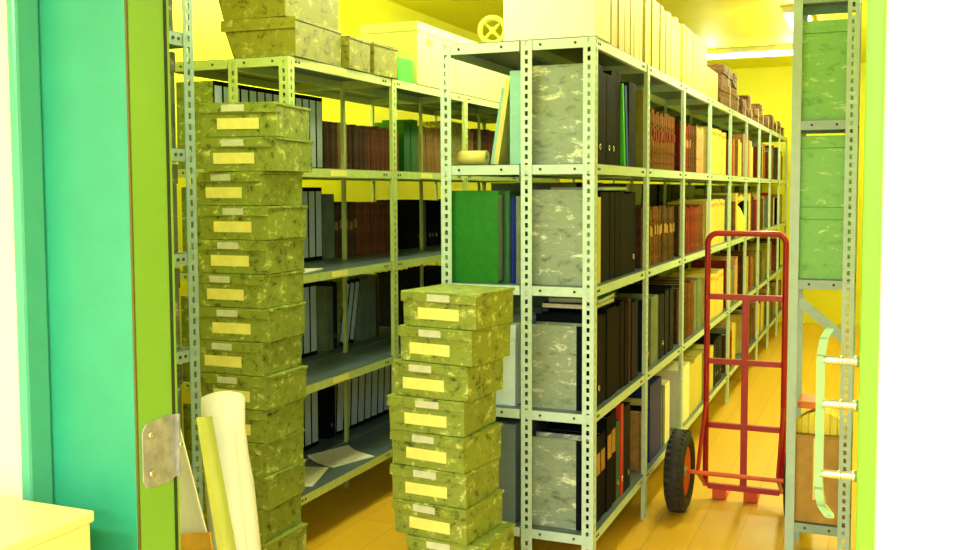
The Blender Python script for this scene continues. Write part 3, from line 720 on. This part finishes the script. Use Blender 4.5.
# ------------------------------------------------------------------ red hand truck
T = thing('hand_truck', 'red tubular hand truck with black tyres in the right aisle', 'hand truck', (-.618, 4.95, 0))
zt_ = 1.352; hw = .188; r_ = .0145
pts = [(-hw, 0, .07)] + [(-hw, 0, z) for z in (.4, .8, 1.2)]
arc = [(-hw+.05-.05*math.cos(a), 0, zt_-.05+.05*math.sin(a)) for a in [R(15*i) for i in range(7)]]
left = pts+arc; right = [(-x, y, z) for x, y, z in left][::-1]
obj('handle_frame', MB().tube(left+right, r_, 12), M['truckred'], T)
obj('centre_bar', MB().box(-.0165, .0165, -.008, .008, .075, 1.035), M['truckred'], T, bevel=.002)
for z in (1.035, .71, .385, .072):
    obj('crossbar', MB().box(-hw+.012, hw-.012, -.012, .012, z-.014, z+.014), M['truckred'], T, bevel=.002)
ay, az = -.235, .2005
obj('axle', MB().tube([(-.283, ay, az), (.283, ay, az)], .011, 12), M['truckorange'], T)
for s in (-1, 1):
    b = MB().hexa([(s*hw-.006, ay-.012, az-.02), (s*hw+.006, ay-.012, az-.02), (s*hw+.006, -.014, .07), (s*hw-.006, -.014, .07)],
                  [(s*hw-.006, ay-.012, az+.02), (s*hw+.006, ay-.012, az+.02), (s*hw+.006, -.014, .46), (s*hw-.006, -.014, .46)])
    br = MB().tube([(s*hw, ay, az), (s*hw, -.012, .50)], .010, 8).tube([(s*hw, ay, az), (s*hw, -.012, .08)], .010, 8)
    obj('wheel_bracket', br, M['truckred'], T)
    w = link('wheel', None, T, (s*.274, ay, az))
    prof = []
    for k in range(13):
        a = R(-100+200*k/12); prof.append((.146+.054*math.cos(a*.9), .048*math.sin(a)))
    prof += [(.118, .03), (.118, -.03)]
    ty = MB().lathe(prof, 'x', (0, 0, 0), 40)
    for k in range(36):   # tread lugs
        a = 2*math.pi*k/36
        for sx_ in (-1, 1):
            aa = a+(.05 if sx_ > 0 else -.02)
            c_, s_ = math.cos(aa), math.sin(aa)
            p = lambda r, x, da: (x, r*math.cos(aa+da), r*math.sin(aa+da))
            x0, x1 = (.004, .034) if sx_ > 0 else (-.034, -.004)
            ty.hexa([p(.188, x0, -.035), p(.182, x1, -.035), p(.182, x1, .035), p(.188, x0, .035)], [p(.2, x0, -.03), p(.197, x1, -.03), p(.197, x1, .03), p(.2, x0, .03)])
    obj('tyre', ty, M['rubber'], w)
    rm = MB().lathe([(.0001, .016), (.03, .018), (.05, .012), (.10, .02), (.119, .032), (.119, -.032), (.10, -.02), (.05, -.012), (.03, -.018), (.0001, -.016)], 'x', (0, 0, 0), 32)
    obj('rim', rm, M['truckorange'], w)
    obj('hub', MB().lathe([(.0115, -.034), (.022, -.034), (.022, .034), (.0115, .034)], 'x', (0, 0, 0), 18), M['darksteel'], w)
for x in (-.12, .035):
    b = MB().hexa([(x-.035, .015, .004), (x+.035, .015, .004), (x+.03, .26, .002), (x-.03, .26, .002)], [(x-.035, .015, .012), (x+.035, .015, .012), (x+.03, .26, .007), (x-.03, .26, .007)])
    b.hexa([(x-.035, .0125, .004), (x+.035, .0125, .004), (x+.035, .0165, .004), (x-.035, .0165, .004)], [(x-.035, .0125, .07), (x+.035, .0125, .07), (x+.035, .0165, .07), (x-.035, .0165, .07)])
    obj('toe_plate', b, M['truckorange'], T)

# yellow bag with a knot on the second shelf beyond the truck
yb = thing('yellow_bag', 'tied yellow bag on second shelf behind the hand truck handle', 'bag', (-1.10, 8.01, BL[2]+.0005))
obj('sack', MB().lathe([(.0001, 0), (.075, 0), (.088, .05), (.082, .15), (.05, .22), (.025, .25), (.0001, .25)], 'z', (0, 0, 0), 18), M['fanyellow'], yb)
kn = MB()
for k in range(7):
    a = 2*math.pi*k/7
    kn.tube([(0, 0, .245), (.03*math.cos(a), .03*math.sin(a), .29), (.075*math.cos(a), .075*math.sin(a), .30+.02*(k % 2))], [.012, .022, .012], 7)
obj('tied_top', kn, M['yellowpaper'], yb)

# ------------------------------------------------------------------ cream cabinet in the corridor
cb = thing('metal_cabinet', 'cream metal cabinet corner in the left foreground', 'cabinet', (-1.911, 1.088, 0))
obj('body', MB().box(-.40, .402, -.46, .452, .05, .885), M['cream_metal'], cb, bevel=.004)
obj('top', MB().box(-.405, .408, -.465, .458, .8855, .91), M['cream_metal'], cb, bevel=.004)
obj('plinth', MB().box(-.38, .37, -.43, .42, 0, .0495), M['seal'], cb)
for x0, x1 in ((-.395, -.003), (.003, .395)):
    dd = obj('door', MB().box(x0, x1, -.478, -.4605, .07, .87), M['cream_metal'], cb, bevel=.002)
    hx = x1-.04 if x0 < -.1 else x0+.04
    obj('handle', MB().tube([(hx, -.479, .43), (hx, -.505, .44), (hx, -.505, .55), (hx, -.479, .56)], .006, 8), M['steel'], dd)

# ------------------------------------------------------------------ lights
def lamp_strip(label, x, y, L, along, power, w=.20, col=(.95, 1, .58), z=H, grp='fluorescent ceiling lights of the archive'):
    t = thing('ceiling_light', label, 'light', (x, y, z-.085), 0 if along == 'y' else math.pi/2, grp)
    obj('housing', MB().box(-w/2, w/2, -L/2, L/2, .03, .0845), M['housing'], t, bevel=.003)
    obj('diffuser', MB().hexa([(-w/2+.02, -L/2+.02, 0), (w/2-.02, -L/2+.02, 0), (w/2-.02, L/2-.02, 0), (-w/2+.02, L/2-.02, 0)],
        [(-w/2+.004, -L/2+.004, .0295), (w/2-.004, -L/2+.004, .0295), (w/2-.004, L/2-.004, .0295), (-w/2+.004, L/2-.004, .0295)]), M['tube'], t, bevel=.003)
    ld = bpy.data.lights.new('lamp_tube', 'AREA'); ld.shape = 'RECTANGLE'; ld.size = w*.8; ld.size_y = L*.95; ld.energy = power; ld.color = col
    lo = bpy.data.objects.new('lamp_tube', ld); COL.objects.link(lo); lo.parent = t; lo.location = (0, 0, -.004)
    if grp.startswith('fluo'):      # fill points added below each fixture to brighten the ceiling
        for q in (-.33, .33):
            pl = bpy.data.lights.new('ceiling_fill', 'POINT'); pl.energy = power*.95; pl.color = col; pl.shadow_soft_size = .05
            po = bpy.data.objects.new('ceiling_fill', pl); COL.objects.link(po); po.parent = t; po.location = (0, q*L, -.15)
    return t
P = 17
lamp_strip('ceiling tube light across the far end of the aisle', -1.28, 10.3, 1.2, 'x', P)
lamp_strip('ceiling tube light lengthways over the right aisle, partly behind the rack post', -.66, 8.7, 1.25, 'y', P)
lamp_strip('ceiling tube light over the hand truck', -.62, 5.6, 1.25, 'y', P)
lamp_strip('ceiling tube light over the box stacks', -1.7, 2.75, 1.25, 'y', P*.75)
lamp_strip('ceiling tube light over the left aisle', -1.98, 5.2, 1.25, 'y', P)
lamp_strip('added unseen ceiling light brightening the yellow wall', -3.2, 4.9, 1.25, 'y', P*.75)  # out of view, added to brighten the left wall
lamp_strip('ceiling tube light right of the right rack', .8, 6.5, 1.25, 'y', P)
for x, y, lb in ((-1.5, -.9, 'nearer left added corridor fill light behind the camera'), (.7, -.9, 'nearer right added corridor fill light behind the camera'), (-1.5, -3.2, 'farther left added corridor fill light behind the camera'), (.7, -3.2, 'farther right added corridor fill light behind the camera')):
    lamp_strip(lb, x, y, 1.2, 'x', 62 if y > -2 else 120, .3, (.93, 1, .97), 2.85, 'added corridor fill lights')  # unseen fixtures added as front light in place of a flash
w = bpy.data.worlds.new('world'); sc.world = w; w.use_nodes = True
w.node_tree.nodes['Background'].inputs['Color'].default_value = (.9, .95, 1, 1); w.node_tree.nodes['Background'].inputs['Strength'].default_value = .3

# ------------------------------------------------------------------ camera
cd = bpy.data.cameras.new('camera'); cd.sensor_width = 36; cd.lens = 36.0; cd.clip_start = .02
co = bpy.data.objects.new('camera', cd); COL.objects.link(co)
co.location = (0, 0, 1.57); co.rotation_euler = (R(90-3.6), R(.15), R(21.8)); cd.shift_y = -23.4/980
sc.camera = co
sc.view_settings.view_transform = 'Standard'; sc.view_settings.look = 'None'; sc.view_settings.gamma = 1; sc.view_settings.exposure = 0
sc.view_settings.use_curve_mapping = False
